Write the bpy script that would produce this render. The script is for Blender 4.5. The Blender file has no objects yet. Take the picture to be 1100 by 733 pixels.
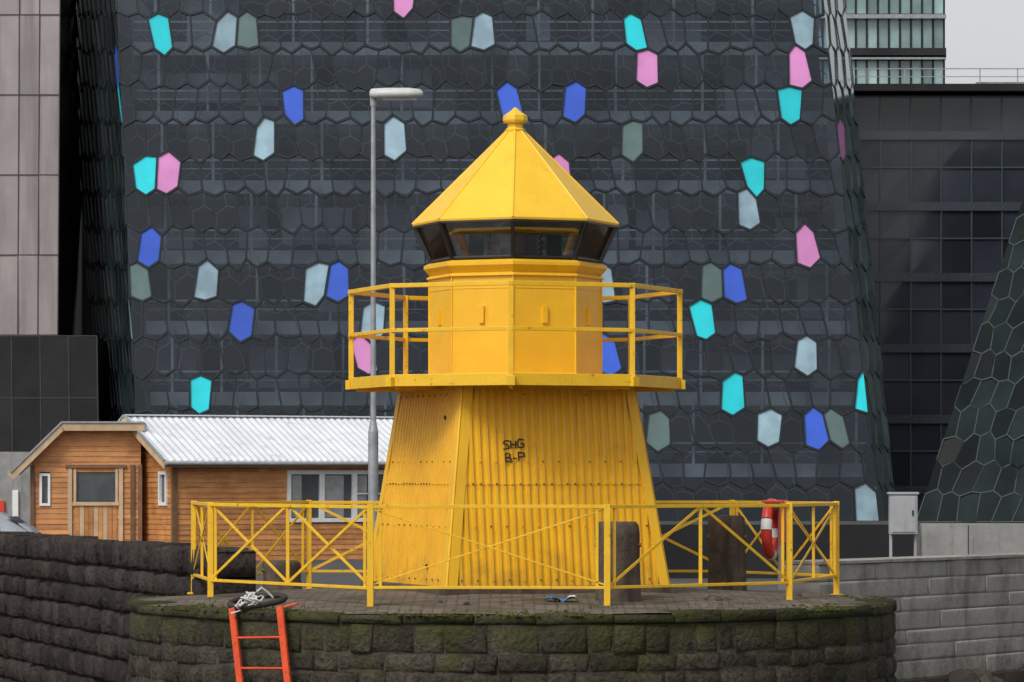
import bpy, math, random
from mathutils import Vector, Matrix
R = random.Random(7)
sc = bpy.context.scene
EYE = 1.317; F = 3800.0; CY = -38.0
def loc(px, py, d):            # survey helper: bearing + distance -> world position
    return Vector(((px-550)*d/F, CY+d, EYE+(512-py)*d/F))

# ------------------------------------------------------------------ materials
def newmat(name):
    m = bpy.data.materials.new(name); m.use_nodes = True
    nt = m.node_tree; nt.nodes.clear()
    out = nt.nodes.new('ShaderNodeOutputMaterial')
    return m, nt, out
def N(nt, t, **kw):
    n = nt.nodes.new(t)
    for k, v in kw.items():
        if k.startswith('i_'): n.inputs[k[2:].replace('_', ' ')].default_value = v
        else: setattr(n, k, v)
    return n
def c4(c): return (c[0], c[1], c[2], 1)
def noise(nt, scale, detail=5, stretch=None, rough=.6):
    tc = N(nt, 'ShaderNodeTexCoord'); mp = N(nt, 'ShaderNodeMapping')
    nt.links.new(tc.outputs['Object'], mp.inputs['Vector'])
    if stretch: mp.inputs['Scale'].default_value = stretch
    n = N(nt, 'ShaderNodeTexNoise'); n.inputs['Scale'].default_value = scale
    n.inputs['Detail'].default_value = detail; n.inputs['Roughness'].default_value = rough
    nt.links.new(mp.outputs['Vector'], n.inputs['Vector'])
    return n.outputs['Fac']
def ramp(nt, src, a, b):
    r = N(nt, 'ShaderNodeMapRange'); r.inputs['From Min'].default_value = a; r.inputs['From Max'].default_value = b
    r.clamp = True
    nt.links.new(src, r.inputs['Value']); return r.outputs['Result']
def mix(nt, fac, a, b, blend='MIX'):
    m = N(nt, 'ShaderNodeMix', data_type='RGBA', blend_type=blend)
    for idx, v in ((0, fac), (6, a), (7, b)):
        if isinstance(v, (tuple, list)): m.inputs[idx].default_value = c4(v)
        elif isinstance(v, (int, float)): m.inputs[idx].default_value = v
        else: nt.links.new(v, m.inputs[idx])
    return m.outputs[2]
def math_(nt, op, a, b):
    m = N(nt, 'ShaderNodeMath', operation=op)
    for i, v in enumerate((a, b)):
        if isinstance(v, (int, float)): m.inputs[i].default_value = v
        else: nt.links.new(v, m.inputs[i])
    return m.outputs[0]
def pmat(name, c1, c2, scale=3, rough=.6, metal=0, bump=.15, bscale=30, island=0, dirt=None, dirt_rng=(.55, .75),
         dirt_scale=6, dirt_stretch=(1, 1, .15), spec=.5, green=None, bdist=.02, lo=.35, hi=.65, fine=None, low=None):
    m, nt, out = newmat(name)
    b = N(nt, 'ShaderNodeBsdfPrincipled')
    col = mix(nt, ramp(nt, noise(nt, scale), lo, hi), c1, c2)
    if fine:
        col = mix(nt, ramp(nt, noise(nt, fine[0], 8), .45, .7), col, fine[1])
    if dirt:
        col = mix(nt, ramp(nt, noise(nt, dirt_scale, 8, dirt_stretch), *dirt_rng), col, dirt)
    if green or low:
        g = N(nt, 'ShaderNodeNewGeometry'); s = N(nt, 'ShaderNodeSeparateXYZ'); nt.links.new(g.outputs['Position'], s.inputs[0])
    if green:   # growth near top edge
        zf = ramp(nt, s.outputs['Z'], green[0], green[1])
        nf = ramp(nt, math_(nt, 'ADD', noise(nt, 2.2, 9, rough=.74), math_(nt, 'MULTIPLY', zf, .22)), .57, .78)
        col = mix(nt, math_(nt, 'MULTIPLY', nf, .85), col, green[2])
    if low:     # damp / grime gathering towards the foot
        zf = ramp(nt, s.outputs['Z'], low[1], low[0])
        nf = ramp(nt, math_(nt, 'ADD', noise(nt, 3.5, 9, rough=.7), math_(nt, 'MULTIPLY', zf, .22)), .60, .88)
        col = mix(nt, math_(nt, 'MULTIPLY', nf, .75), col, low[2])
    if island:
        g = N(nt, 'ShaderNodeNewGeometry')
        r = N(nt, 'ShaderNodeMapRange'); r.inputs['To Min'].default_value = 1-island; r.inputs['To Max'].default_value = 1+island
        nt.links.new(g.outputs['Random Per Island'], r.inputs['Value'])
        h = N(nt, 'ShaderNodeHueSaturation'); nt.links.new(col, h.inputs['Color']); nt.links.new(r.outputs['Result'], h.inputs['Value'])
        col = h.outputs['Color']
    nt.links.new(col, b.inputs['Base Color'])
    b.inputs['Metallic'].default_value = metal
    b.inputs['Specular IOR Level'].default_value = spec
    rr = N(nt, 'ShaderNodeMapRange'); rr.inputs['To Min'].default_value = max(0, rough-.12); rr.inputs['To Max'].default_value = min(1, rough+.12)
    nt.links.new(noise(nt, 8), rr.inputs['Value']); nt.links.new(rr.outputs['Result'], b.inputs['Roughness'])
    if bump:
        bp = N(nt, 'ShaderNodeBump'); bp.inputs['Strength'].default_value = bump; bp.inputs['Distance'].default_value = bdist
        nt.links.new(noise(nt, bscale, 8), bp.inputs['Height']); nt.links.new(bp.outputs['Normal'], b.inputs['Normal'])
    nt.links.new(b.outputs[0], out.inputs[0])
    return m
def glassmat(name, tint, refl=(.8, .85, .9), fres=.10, rnd=.06, rough=.04, var=(.7, 1.25)):
    m, nt, out = newmat(name)
    t = N(nt, 'ShaderNodeBsdfTransparent'); g = N(nt, 'ShaderNodeBsdfGlossy')
    geo = N(nt, 'ShaderNodeNewGeometry')
    h = N(nt, 'ShaderNodeMapRange'); h.inputs['To Min'].default_value = var[0]; h.inputs['To Max'].default_value = var[1]
    nt.links.new(geo.outputs['Random Per Island'], h.inputs['Value'])
    hs = N(nt, 'ShaderNodeHueSaturation'); hs.inputs['Color'].default_value = c4(tint)
    nt.links.new(h.outputs['Result'], hs.inputs['Value']); nt.links.new(hs.outputs['Color'], t.inputs['Color'])
    g.inputs['Color'].default_value = c4(refl); g.inputs['Roughness'].default_value = rough
    fr = N(nt, 'ShaderNodeFresnel'); fr.inputs['IOR'].default_value = 1.45
    f = math_(nt, 'ADD', fr.outputs[0], math_(nt, 'MULTIPLY', geo.outputs['Random Per Island'], rnd))
    f = math_(nt, 'ADD', f, fres-.034)
    mx = N(nt, 'ShaderNodeMixShader')
    nt.links.new(f, mx.inputs[0]); nt.links.new(t.outputs[0], mx.inputs[1]); nt.links.new(g.outputs[0], mx.inputs[2])
    nt.links.new(mx.outputs[0], out.inputs[0])
    return m

YEL = pmat('yellow_paint', (.86, .49, .016), (.79, .43, .013), 2.5, .42, bump=.08, bscale=60, dirt=(.50, .24, .03), dirt_rng=(.62, .88), dirt_scale=7)
YELBASE = pmat('yellow_corrugated', (.86, .475, .014), (.77, .405, .011), 2.0, .45, bump=.08, bscale=50, dirt=(.38, .17, .03), dirt_rng=(.60, .85), dirt_scale=8, dirt_stretch=(1.8, 1.8, .10), low=(.15, .7, (.40, .22, .03)))
YELROOF = pmat('yellow_roof', (.89, .54, .035), (.83, .49, .025), 3, .42, bump=.06, bscale=50, dirt=(.58, .33, .06), dirt_rng=(.6, .88))
YELF = pmat('yellow_fence', (.86, .51, .016), (.78, .44, .013), 5, .45, bump=.15, bscale=70, dirt=(.28, .11, .03), dirt_rng=(.60, .72), dirt_scale=14, dirt_stretch=(1, 1, 1))
BLACK = pmat('black_frame', (.012, .012, .014), (.02, .02, .02), 5, .4, bump=.05)
INK = pmat('marker_ink', (.01, .01, .012), (.02, .02, .02), 5, .6, bump=0)
RUST = pmat('rusty_bolt', (.10, .05, .02), (.2, .12, .03), 9, .7)
LGLASS = glassmat('lantern_glass', (.66, .64, .62), fres=.12, rnd=.05, var=(.8, 1.1))
LENS = pmat('lens', (.20, .075, .045), (.07, .035, .03), 6, .15, bump=0, spec=.8)
STONE = pmat('mossy_stone', (.042, .034, .025), (.088, .072, .052), 3, .88, bump=1.0, bscale=16, island=.30, bdist=.07, green=(-.70, .02, (.052, .060, .012)), fine=(25, (.022, .018, .014)), spec=.2, low=(-1.0, -.45, (.018, .016, .012)))
MORT = pmat('mortar', (.095, .080, .062), (.035, .032, .024), 7, .9, bump=.9, bscale=20, bdist=.05, spec=.2, green=(-.7, .02, (.045, .05, .014)))
BASALT = pmat('basalt', (.034, .026, .024), (.070, .054, .047), 2, .88, bump=1.0, bscale=12, island=.34, bdist=.08, fine=(20, (.018, .015, .014)), spec=.2)
MORTD = pmat('mortar_dark', (.035, .03, .027), (.02, .02, .018), 5, .9, bump=.5, spec=.2)
CBLOCK = pmat('grey_masonry', (.36, .345, .315), (.27, .255, .23), .9, .85, bump=.5, bscale=18, island=.035, bdist=.02, dirt=(.12, .11, .09), dirt_rng=(.50, .74), dirt_scale=2.6, dirt_stretch=(1, 1, .4), spec=.25, fine=(9, (.28, .265, .235)), low=(-1.1, -.4, (.08, .072, .055)))
CONC = pmat('concrete', (.30, .29, .275), (.21, .205, .195), 2, .85, bump=.3, dirt=(.1, .1, .09), dirt_rng=(.55, .8))
MORTL = pmat('mortar_grey', (.20, .19, .175), (.15, .14, .13), 5, .9, bump=.4)
BOLL = pmat('bollard_concrete', (.13, .095, .067), (.065, .05, .04), 5, .9, bump=.6, bscale=22, spec=.25, dirt=(.035, .03, .025), dirt_rng=(.5, .7))
ASPH = pmat('asphalt', (.05, .05, .052), (.07, .068, .065), .8, .85, bump=.4, bscale=60)
WOOD = pmat('wood_siding', (.60, .27, .085), (.44, .175, .055), 2.5, .55, bump=.25, bscale=25, island=.20, dirt=(.24, .09, .03), dirt_rng=(.5, .8), dirt_scale=5, dirt_stretch=(.3, .3, 3))
WOODD = pmat('wood_trim_dark', (.22, .11, .05), (.15, .075, .035), 4, .6, bump=.2, island=.15)
WOODL = pmat('wood_trim_light', (.58, .42, .26), (.46, .32, .19), 4, .6, bump=.15, island=.1)
WHITE = pmat('white_paint', (.80, .80, .78), (.70, .70, .68), 4, .5, bump=.03)
ROOFW = pmat('white_roof_sheet', (.72, .74, .76), (.62, .64, .67), 1.5, .4, bump=.05, dirt=(.4, .4, .4), dirt_rng=(.6, .8), dirt_scale=3, dirt_stretch=(1, 1, 1))
WING = pmat('window_glass', (.05, .06, .065), (.09, .10, .10), 1.5, .08, bump=0, spec=.8)
GALV = pmat('galvanised_steel', (.38, .39, .40), (.28, .29, .30), 6, .45, metal=.3, bump=.08, dirt=(.2, .17, .15), dirt_rng=(.6, .8))
LAMPG = pmat('lamp_housing', (.60, .60, .58), (.52, .52, .50), 6, .45, bump=.03)
CABG = pmat('cabinet_grey', (.40, .41, .41), (.33, .34, .34), 4, .5, bump=.05, dirt=(.2, .19, .18), dirt_rng=(.55, .8))
ORNG = pmat('orange_paint', (.78, .085, .018), (.64, .065, .015), 6, .45, bump=.2, bscale=50, dirt=(.16, .05, .02), dirt_rng=(.56, .68), dirt_scale=16, dirt_stretch=(1, 1, 1))
ROPE = pmat('white_rope', (.72, .72, .70), (.55, .55, .52), 20, .9, bump=.5, bscale=150)
RUBB = pmat('black_rubber', (.018, .016, .015), (.035, .03, .027), 8, .75, bump=.3)
BLUE = pmat('blue_cloth', (.03, .16, .5), (.05, .25, .6), 8, .8)
RED = pmat('red_plastic', (.68, .05, .03), (.58, .04, .025), 6, .4, bump=.05)
SILV = pmat('silver_car_paint', (.50, .52, .55), (.45, .47, .50), 2, .25, metal=.5, bump=0)
MOSS = pmat('moss', (.060, .070, .013), (.042, .042, .015), 12, .95, bump=.5, island=.4, spec=.1)
ROCK = pmat('shore_rock', (.03, .025, .02), (.06, .045, .03), 4, .75, bump=.8, bscale=14, island=.3)
HMULL = pmat('facade_steel', (.016, .022, .026), (.010, .015, .018), .3, .35, metal=.2, bump=0, spec=.3)
HMULI = pmat('facade_inner_steel', (.17, .21, .22), (.10, .13, .14), .3, .4, bump=0)
MULLT = pmat('facade_teal_steel', (.040, .060, .062), (.03, .045, .05), .3, .4, bump=0)
HGL = glassmat('facade_glass', (.52, .58, .66), refl=(.72, .80, .92), fres=.038, rnd=.014, rough=.02, var=(.86, 1.12))
HGT = pmat('facade_glass_teal', (.065, .105, .10), (.13, .19, .18), .35, .10, bump=0, island=.45, spec=.7)
HGW = pmat('facade_glass_west', (.008, .014, .014), (.025, .038, .036), .30, .22, bump=0, island=.6, spec=.22)
def panel(name, c, a=.85):
    return pmat(name, c, tuple(x*a for x in c), .9, .25, bump=0, island=.16, spec=.3)
PC = panel('panel_cyan', (.020, .66, .74)); PP = panel('panel_pink', (.70, .27, .58)); PB = panel('panel_blue', (.045, .12, .62))
PL = panel('panel_pale', (.30, .44, .52), .65); PG = panel('panel_greygreen', (.11, .17, .17), .75)
SLAB = pmat('interior_slab', (.72, .74, .70), (.32, .33, .32), .22, .8, bump=0)
INTD = pmat('interior_dark', (.045, .048, .058), (.020, .021, .027), .15, .8, bump=0)
INTM = pmat('interior_mid', (.30, .30, .30), (.12, .12, .13), .4, .8, bump=0, island=.6)
PINKP = pmat('metal_cladding', (.37, .315, .31), (.28, .24, .24), .4, .4, metal=.25, bump=0, island=.08, dirt=(.21, .18, .18), dirt_rng=(.45, .7), dirt_scale=1.2, dirt_stretch=(1, 1, .08))
SEAM = pmat('seam_dark', (.03, .03, .03), (.05, .05, .05), 1, .6, bump=0)
BLKCL = pmat('black_cladding', (.014, .014, .016), (.026, .024, .026), .5, .4, bump=0, island=.2, spec=.25)
DGL = pmat('dark_glazing', (.018, .021, .030), (.050, .056, .070), .10, .10, bump=0, island=.35, spec=.45)
BAND = pmat('floor_band_panel', (.055, .065, .075), (.035, .042, .05), .2, .25, bump=0, spec=.4)
TGL = pmat('teal_glazing', (.16, .26, .25), (.34, .47, .46), .35, .12, bump=0, island=.40, spec=.8)
RGL = pmat('facade_dark_glass', (.005, .009, .009), (.014, .025, .023), .3, .14, bump=0, island=.6, spec=.20)

def paving():
    m, nt, out = newmat('brick_paving'); b = N(nt, 'ShaderNodeBsdfPrincipled')
    tc = N(nt, 'ShaderNodeTexCoord'); br = N(nt, 'ShaderNodeTexBrick')
    nt.links.new(tc.outputs['Object'], br.inputs['Vector'])
    br.inputs['Scale'].default_value = 1; br.inputs['Brick Width'].default_value = .22; br.inputs['Row Height'].default_value = .11
    br.inputs['Mortar Size'].default_value = .012
    br.inputs['Color1'].default_value = (.20, .15, .12, 1); br.inputs['Color2'].default_value = (.09, .072, .058, 1); br.inputs['Mortar'].default_value = (.035, .035, .022, 1)
    col = mix(nt, ramp(nt, noise(nt, 1.6, 7), .48, .66), br.outputs['Color'], (.055, .055, .022))
    nt.links.new(col, b.inputs['Base Color']); b.inputs['Roughness'].default_value = .85
    bp = N(nt, 'ShaderNodeBump'); bp.inputs['Strength'].default_value = .6; bp.inputs['Distance'].default_value = .02
    nt.links.new(math_(nt, 'SUBTRACT', noise(nt, 20), br.outputs['Fac']), bp.inputs['Height']); nt.links.new(bp.outputs[0], b.inputs['Normal'])
    nt.links.new(b.outputs[0], out.inputs[0]); return m
DECK = paving()
def watermat():
    m, nt, out = newmat('sea_water'); b = N(nt, 'ShaderNodeBsdfPrincipled')
    b.inputs['Base Color'].default_value = (.02, .035, .035, 1); b.inputs['Roughness'].default_value = .08
    bp = N(nt, 'ShaderNodeBump'); bp.inputs['Strength'].default_value = .6; bp.inputs['Distance'].default_value = .2
    nt.links.new(noise(nt, .8, 6), bp.inputs['Height']); nt.links.new(bp.outputs[0], b.inputs['Normal'])
    nt.links.new(b.outputs[0], out.inputs[0]); return m
WATER = watermat()

# ------------------------------------------------------------------ mesh builder
class MB:
    def __init__(s): s.v = []; s.f = []; s.m = []; s.s = []; s.mats = []
    def mi(s, mat):
        if mat not in s.mats: s.mats.append(mat)
        return s.mats.index(mat)
    def add(s, vs, fs, mat, smooth=False):
        o = len(s.v); s.v += [tuple(v) for v in vs]; k = s.mi(mat)
        for f in fs: s.f.append([i+o for i in f]); s.m.append(k); s.s.append(smooth)
    def box(s, c, size, mat, rz=0, M=None):
        x, y, z = [a/2 for a in size]
        vs = [Vector((sx*x, sy*y, sz*z)) for sz in (-1, 1) for sy in (-1, 1) for sx in (-1, 1)]
        Rm = Matrix.Rotation(rz, 3, 'Z')
        vs = [Rm@v+Vector(c) for v in vs]
        if M: vs = [M@v for v in vs]
        s.add(vs, [(0, 2, 3, 1), (4, 5, 7, 6), (0, 1, 5, 4), (2, 6, 7, 3), (0, 4, 6, 2), (1, 3, 7, 5)], mat)
    def beam(s, a, b, w, h, mat, up=(0, 0, 1)):
        a = Vector(a); b = Vector(b); d = (b-a)
        if d.length < 1e-6: return
        d.normalize(); u = Vector(up)
        if abs(d.dot(u)) > .98: u = Vector((0, 1, 0))
        sd = d.cross(u).normalized(); u = sd.cross(d).normalized()
        vs = [p+sd*(w/2*i)+u*(h/2*j) for p in (a, b) for i, j in ((-1, -1), (1, -1), (1, 1), (-1, 1))]
        s.add(vs, [(0, 1, 2, 3), (7, 6, 5, 4), (0, 4, 5, 1), (1, 5, 6, 2), (2, 6, 7, 3), (3, 7, 4, 0)], mat)
    def tube(s, a, b, r, mat, n=12, r2=None, caps=True):
        a = Vector(a); b = Vector(b); d = (b-a).normalized(); u = Vector((0, 0, 1)) if abs(d.z) < .95 else Vector((1, 0, 0))
        sd = d.cross(u).normalized(); u = sd.cross(d); r2 = r if r2 is None else r2
        vs = []
        for p, rr in ((a, r), (b, r2)):
            for i in range(n):
                t = 2*math.pi*i/n; vs.append(p+(sd*math.cos(t)+u*math.sin(t))*rr)
        s.add(vs, [(i, (i+1) % n, n+(i+1) % n, n+i) for i in range(n)], mat, True)
        if caps: s.add(vs, [tuple(range(n))[::-1], tuple(range(n, 2*n))], mat)
    def path(s, pts, r, mat, n=8, closed=False):
        pts = [Vector(p) for p in pts]; m = len(pts); rings = []
        for i, p in enumerate(pts):
            a = pts[(i-1) % m] if (closed or i > 0) else p; b = pts[(i+1) % m] if (closed or i < m-1) else p
            d = (b-a).normalized(); u = Vector((0, 0, 1)) if abs(d.z) < .9 else Vector((1, 0, 0))
            sd = d.cross(u).normalized(); u = sd.cross(d)
            rings += [p+(sd*math.cos(2*math.pi*k/n)+u*math.sin(2*math.pi*k/n))*r for k in range(n)]
        fs = []
        for i in range(m if closed else m-1):
            j = (i+1) % m
            fs += [(i*n+k, i*n+(k+1) % n, j*n+(k+1) % n, j*n+k) for k in range(n)]
        s.add(rings, fs, mat, True)
    def ringloft(s, rings, mat, smooth=False, cap=True):
        n = len(rings[0]); vs = [v for r in rings for v in r]; fs = []
        for i in range(len(rings)-1):
            fs += [(i*n+k, i*n+(k+1) % n, (i+1)*n+(k+1) % n, (i+1)*n+k) for k in range(n)]
        s.add(vs, fs, mat, smooth)
        if cap: s.add(vs, [tuple(range(n))[::-1], tuple(range((len(rings)-1)*n, len(rings)*n))], mat)
    def build(s, name, parent=None, bevel=0, offset=None):
        me = bpy.data.meshes.new(name); me.from_pydata(s.v, [], s.f)
        for m in s.mats: me.materials.append(m)
        me.polygons.foreach_set('material_index', s.m); me.polygons.foreach_set('use_smooth', s.s); me.update()
        ob = bpy.data.objects.new(name, me); sc.collection.objects.link(ob)
        if parent: ob.parent = parent
        if bevel:
            b = ob.modifiers.new('bevel', 'BEVEL'); b.width = bevel; b.segments = 2; b.limit_method = 'ANGLE'; b.angle_limit = math.radians(35)
        return ob
def empty(name):
    e = bpy.data.objects.new(name, None); sc.collection.objects.link(e); return e

# ------------------------------------------------------------------ LIGHTHOUSE
lh = empty('lighthouse')
LX, LY = 0.035, 0.0
ROT = math.radians(-1.5)
def octo(r, z, n=8, rot=ROT):
    return [Vector((LX+r*math.sin(rot+2*math.pi*i/n), LY-r*math.cos(rot+2*math.pi*i/n), z)) for i in range(n)]
Z0, Z1 = .17, 2.27; SB, ST = 1.235, .955; PH = math.radians(21.5)
base = MB()
nF = Vector((math.sin(PH), -math.cos(PH), 0))
for q in range(4):
    n = Matrix.Rotation(-q*math.pi/2, 3, 'Z')@nF; t = Vector((-n.y, n.x, 0))
    def fp(x, tau, o=0):
        return Vector((LX, LY, 0))+n*((SB+(ST-SB)*tau)+o)+t*x+Vector((0, 0, Z0+(Z1-Z0)*tau))
    def dent(x, tau):
        return .004*math.sin(x*4.1+tau*7+q)*math.sin(tau*11+x*2.3)+.002*math.sin(x*13+tau*17)
    prof = [(0, 0), (.30, 0), (.42, 1), (.80, 1), (.92, 0)]; pitch = .088; amp = .026
    for tier, (ta, tb, oo) in enumerate(((0, .52, .0), (.505, 1, .007))):
        xs = []
        k0 = -int(SB/pitch)-1
        for k in range(k0, -k0+1):
            for a, o in prof:
                x = (k+a)*pitch
                if abs(x) < SB-.001: xs.append((x, o*amp))
        xs = [(-SB, 0)]+xs+[(SB, 0)]
        vs = []; fs = []; NV = 7
        for x, o in xs:
            tt = min(1, (SB-abs(x))/(SB-ST)) if abs(x) > ST else 1
            lo = min(ta, tt); hi = min(tb, tt)
            for i in range(NV):
                ta_ = lo+(hi-lo)*i/(NV-1)
                vs.append(fp(x, ta_, o+oo+(dent(x, ta_) if 0 < i < NV-1 else 0)))
        for i in range(len(xs)-1):
            for k in range(NV-1):
                a = NV*i+k; fs.append((a, a+NV, a+NV+1, a+1))
        base.add(vs, fs, YELBASE)
    a0 = fp(SB, 0, .012); a1 = fp(ST, 1, .012)
    base.beam(fp(SB-.045, 0, .030), fp(ST-.045, 1, .030), .10, .008, YEL, up=n)
    base.beam(fp(-SB+.045, 0, .030), fp(-ST+.045, 1, .030), .10, .008, YEL, up=n)
    base.tube(a0, a1, .018, YEL, 8)
    for tau in (.035, .30, .51, .62, .955):
        w = SB+(ST-SB)*tau
        k = -int(w/(pitch*1))
        for kk in range(k, -k+1, 1 if tau in (.51,) else 2):
            x = (kk+.61)*pitch
            if abs(x) < w-.09:
                p = fp(x, tau, amp+.006); base.tube(p, p+n*.012, .009, RUST if R.random() < .5 else YEL, 6)
    base.beam(fp(-ST, .995, .01), fp(ST, .995, .01), .03, .05, YEL)
    if q == 0:
        gr = MB()
        def stroke(pts, ox, oz, s):
            for a, b in zip(pts[:-1], pts[1:]):
                pa, pb = [fp(ox+u*s, (oz+v*s-Z0)/(Z1-Z0), .040) for u, v in (a, b)]
                gr.beam(pa, pb, .015, .004, INK, up=n)
        L = {'S': [(.8, 1), (.2, 1), (0, .75), (.7, .4), (.7, .1), (0, 0)], 'H1': [(0, 1), (0, 0)], 'H2': [(.7, 1), (.7, 0)], 'H3': [(0, .5), (.7, .5)],
             'G': [(.8, .9), (.2, 1), (0, .5), (.1, 0), (.7, 0), (.8, .45), (.4, .45)], 'B': [(0, 0), (0, 1), (.6, .9), (.5, .55), (0, .5), (.7, .4), (.6, 0), (0, 0)],
             '-': [(0, .5), (.6, .5)], 'P': [(0, 0), (0, 1), (.7, .95), (.7, .5), (0, .45)]}
        s = .088; bx = -.56
        stroke(L['S'], bx, 1.60, s)
        for h in ('H1', 'H2', 'H3'): stroke(L[h], bx+.085, 1.61, s*.9)
        stroke(L['G'], bx+.16, 1.62, s)
        stroke(L['B'], bx+.02, 1.47, s); stroke(L['-'], bx+.10, 1.47, s*.8); stroke(L['P'], bx+.165, 1.48, s)
        gr.build('graffiti', lh)
    if q == 1:
        for tau in (.10, .84):
            p = fp(.62, tau, .03); base.tube(p, p+n*.012, .022, INK, 12)
base.build('corrugated_base', lh)
pl = MB()
pl.box((LX, LY, .105), (2.62, 2.62, .15), BOLL, rz=PH)
pl.build('plinth', lh, bevel=.02)
g = MB()
GR = 1.78
g.ringloft([octo(GR-.05, 2.275), octo(GR-.05, 2.345)], YEL)
for i in range(8):
    a0, b0 = octo(GR, 0)[i], octo(GR, 0)[(i+1) % 8]
    for z, w, h in ((2.315, .02, .125), (3.30, .045, .045), (2.835, .04, .04)):
        g.beam(a0+Vector((0, 0, z)), b0+Vector((0, 0, z)), w, h, YELF)
    p = octo(GR-.015, 0)[i]
    g.beam(p+Vector((0, 0, 2.30)), p+Vector((0, 0, 3.325)), .055, .055, YELF)
    q = octo(1.0, 0)[i]; g.beam(q+Vector((0, 0, 2.25)), octo(GR-.07, 2.25)[i], .04, .05, YEL)
    g.box(octo(GR+.02, 2.30)[i], (.09, .05, .10), YELF, rz=ROT+2*math.pi*i/8)
g.build('gallery', lh, bevel=.004)
b = MB()
b.ringloft([octo(.93, 2.345), octo(.92, 3.47)], YEL)
b.ringloft([octo(.955, 3.43), octo(.955, 3.445), octo(.93, 3.46)], YEL)
b.ringloft([octo(.925, 3.47), octo(.985, 3.54), octo(.985, 3.575), octo(.93, 3.60)], YEL)
b.ringloft([octo(.95, 2.346), octo(.95, 2.40), octo(.935, 2.41)], YEL)
for i in range(8):
    a0 = octo(.925, 0)[i]; b0 = octo(.925, 0)[(i+1) % 8]; m = (a0+b0)/2; nn = (m-Vector((LX, LY, 0))).normalized()
    b.beam(m+nn*.012+Vector((0, 0, 2.93)), m+nn*.012+Vector((0, 0, 3.11)), .055, .035, YEL, up=nn)
    for z in (2.75, 3.30):
        b.beam(a0*.985+b0*.015+Vector((0, 0, z)), a0*.015+b0*.985+Vector((0, 0, z)), .004, .008, YEL)
    b.tube(a0+Vector((0, 0, 2.35)), a0+Vector((0, 0, 3.46)), .012, YEL, 6)
b.build('tower_room', lh, bevel=.006)
ln = MB(); gl = MB()
zb, zt = 3.615, 4.00; rb, rt = .91, 1.085
O1, O2 = octo(rb, zb), octo(rt, zt)
for i in range(8):
    j = (i+1) % 8
    ln.beam(O1[i], O2[i], .042, .045, BLACK, up=(O1[i]-Vector((LX, LY, zb))))
    ln.beam(O1[i]+Vector((0, 0, .012)), O1[j]+Vector((0, 0, .012)), .03, .028, BLACK)
    ln.beam(O2[i]-Vector((0, 0, .008)), O2[j]-Vector((0, 0, .008)), .03, .025, BLACK)
    k = .975
    sh = lambda p: Vector((LX+(p.x-LX)*k, LY+(p.y-LY)*k, p.z))
    gl.add([sh(O1[i]), sh(O1[j]), sh(O2[j]), sh(O2[i])], [(0, 1, 2, 3)], LGLASS)
ln.build('lantern_frame', lh, bevel=.005); gl.build('lantern_panes', lh)
le = MB()
def circ(r, z, n=24): return [Vector((LX+r*math.cos(2*math.pi*i/n), LY+r*math.sin(2*math.pi*i/n), z)) for i in range(n)]
rr = [circ(.30, 3.60), circ(.30, 3.66)]
for k in range(9): rr += [circ(.27+.03*(k % 2), 3.69+.03*k)]
rr += [circ(.2, 3.97)]
le.ringloft(rr, LENS, True)
le.ringloft([circ(.62, 3.595, 16), circ(.62, 3.65, 16)], INTD)
le.tube((LX, LY, 3.95), (LX, LY, 4.1), .05, BLACK)
for sx in (-1, 1): le.box((LX+sx*.42, LY+.2, 3.78), (.16, .2, .28), INTM)
le.build('lens', lh)
rf = MB()
rf.ringloft([octo(1.03, 4.0), octo(1.105, 4.005), octo(1.11, 4.03), octo(.10, 5.02), octo(.08, 5.06)], YELROOF, cap=True)
for i in range(8): rf.tube(octo(1.108, 4.028)[i], octo(.10, 5.02)[i], .013, YELROOF, 6)
rf.ringloft([octo(.105, 5.02), octo(.11, 5.04), octo(.085, 5.06), octo(.08, 5.10), octo(.125, 5.115), octo(.135, 5.14), octo(.13, 5.19), octo(.05, 5.245), octo(.012, 5.28)], YELROOF)
rf.build('roof', lh, bevel=.003)

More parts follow.
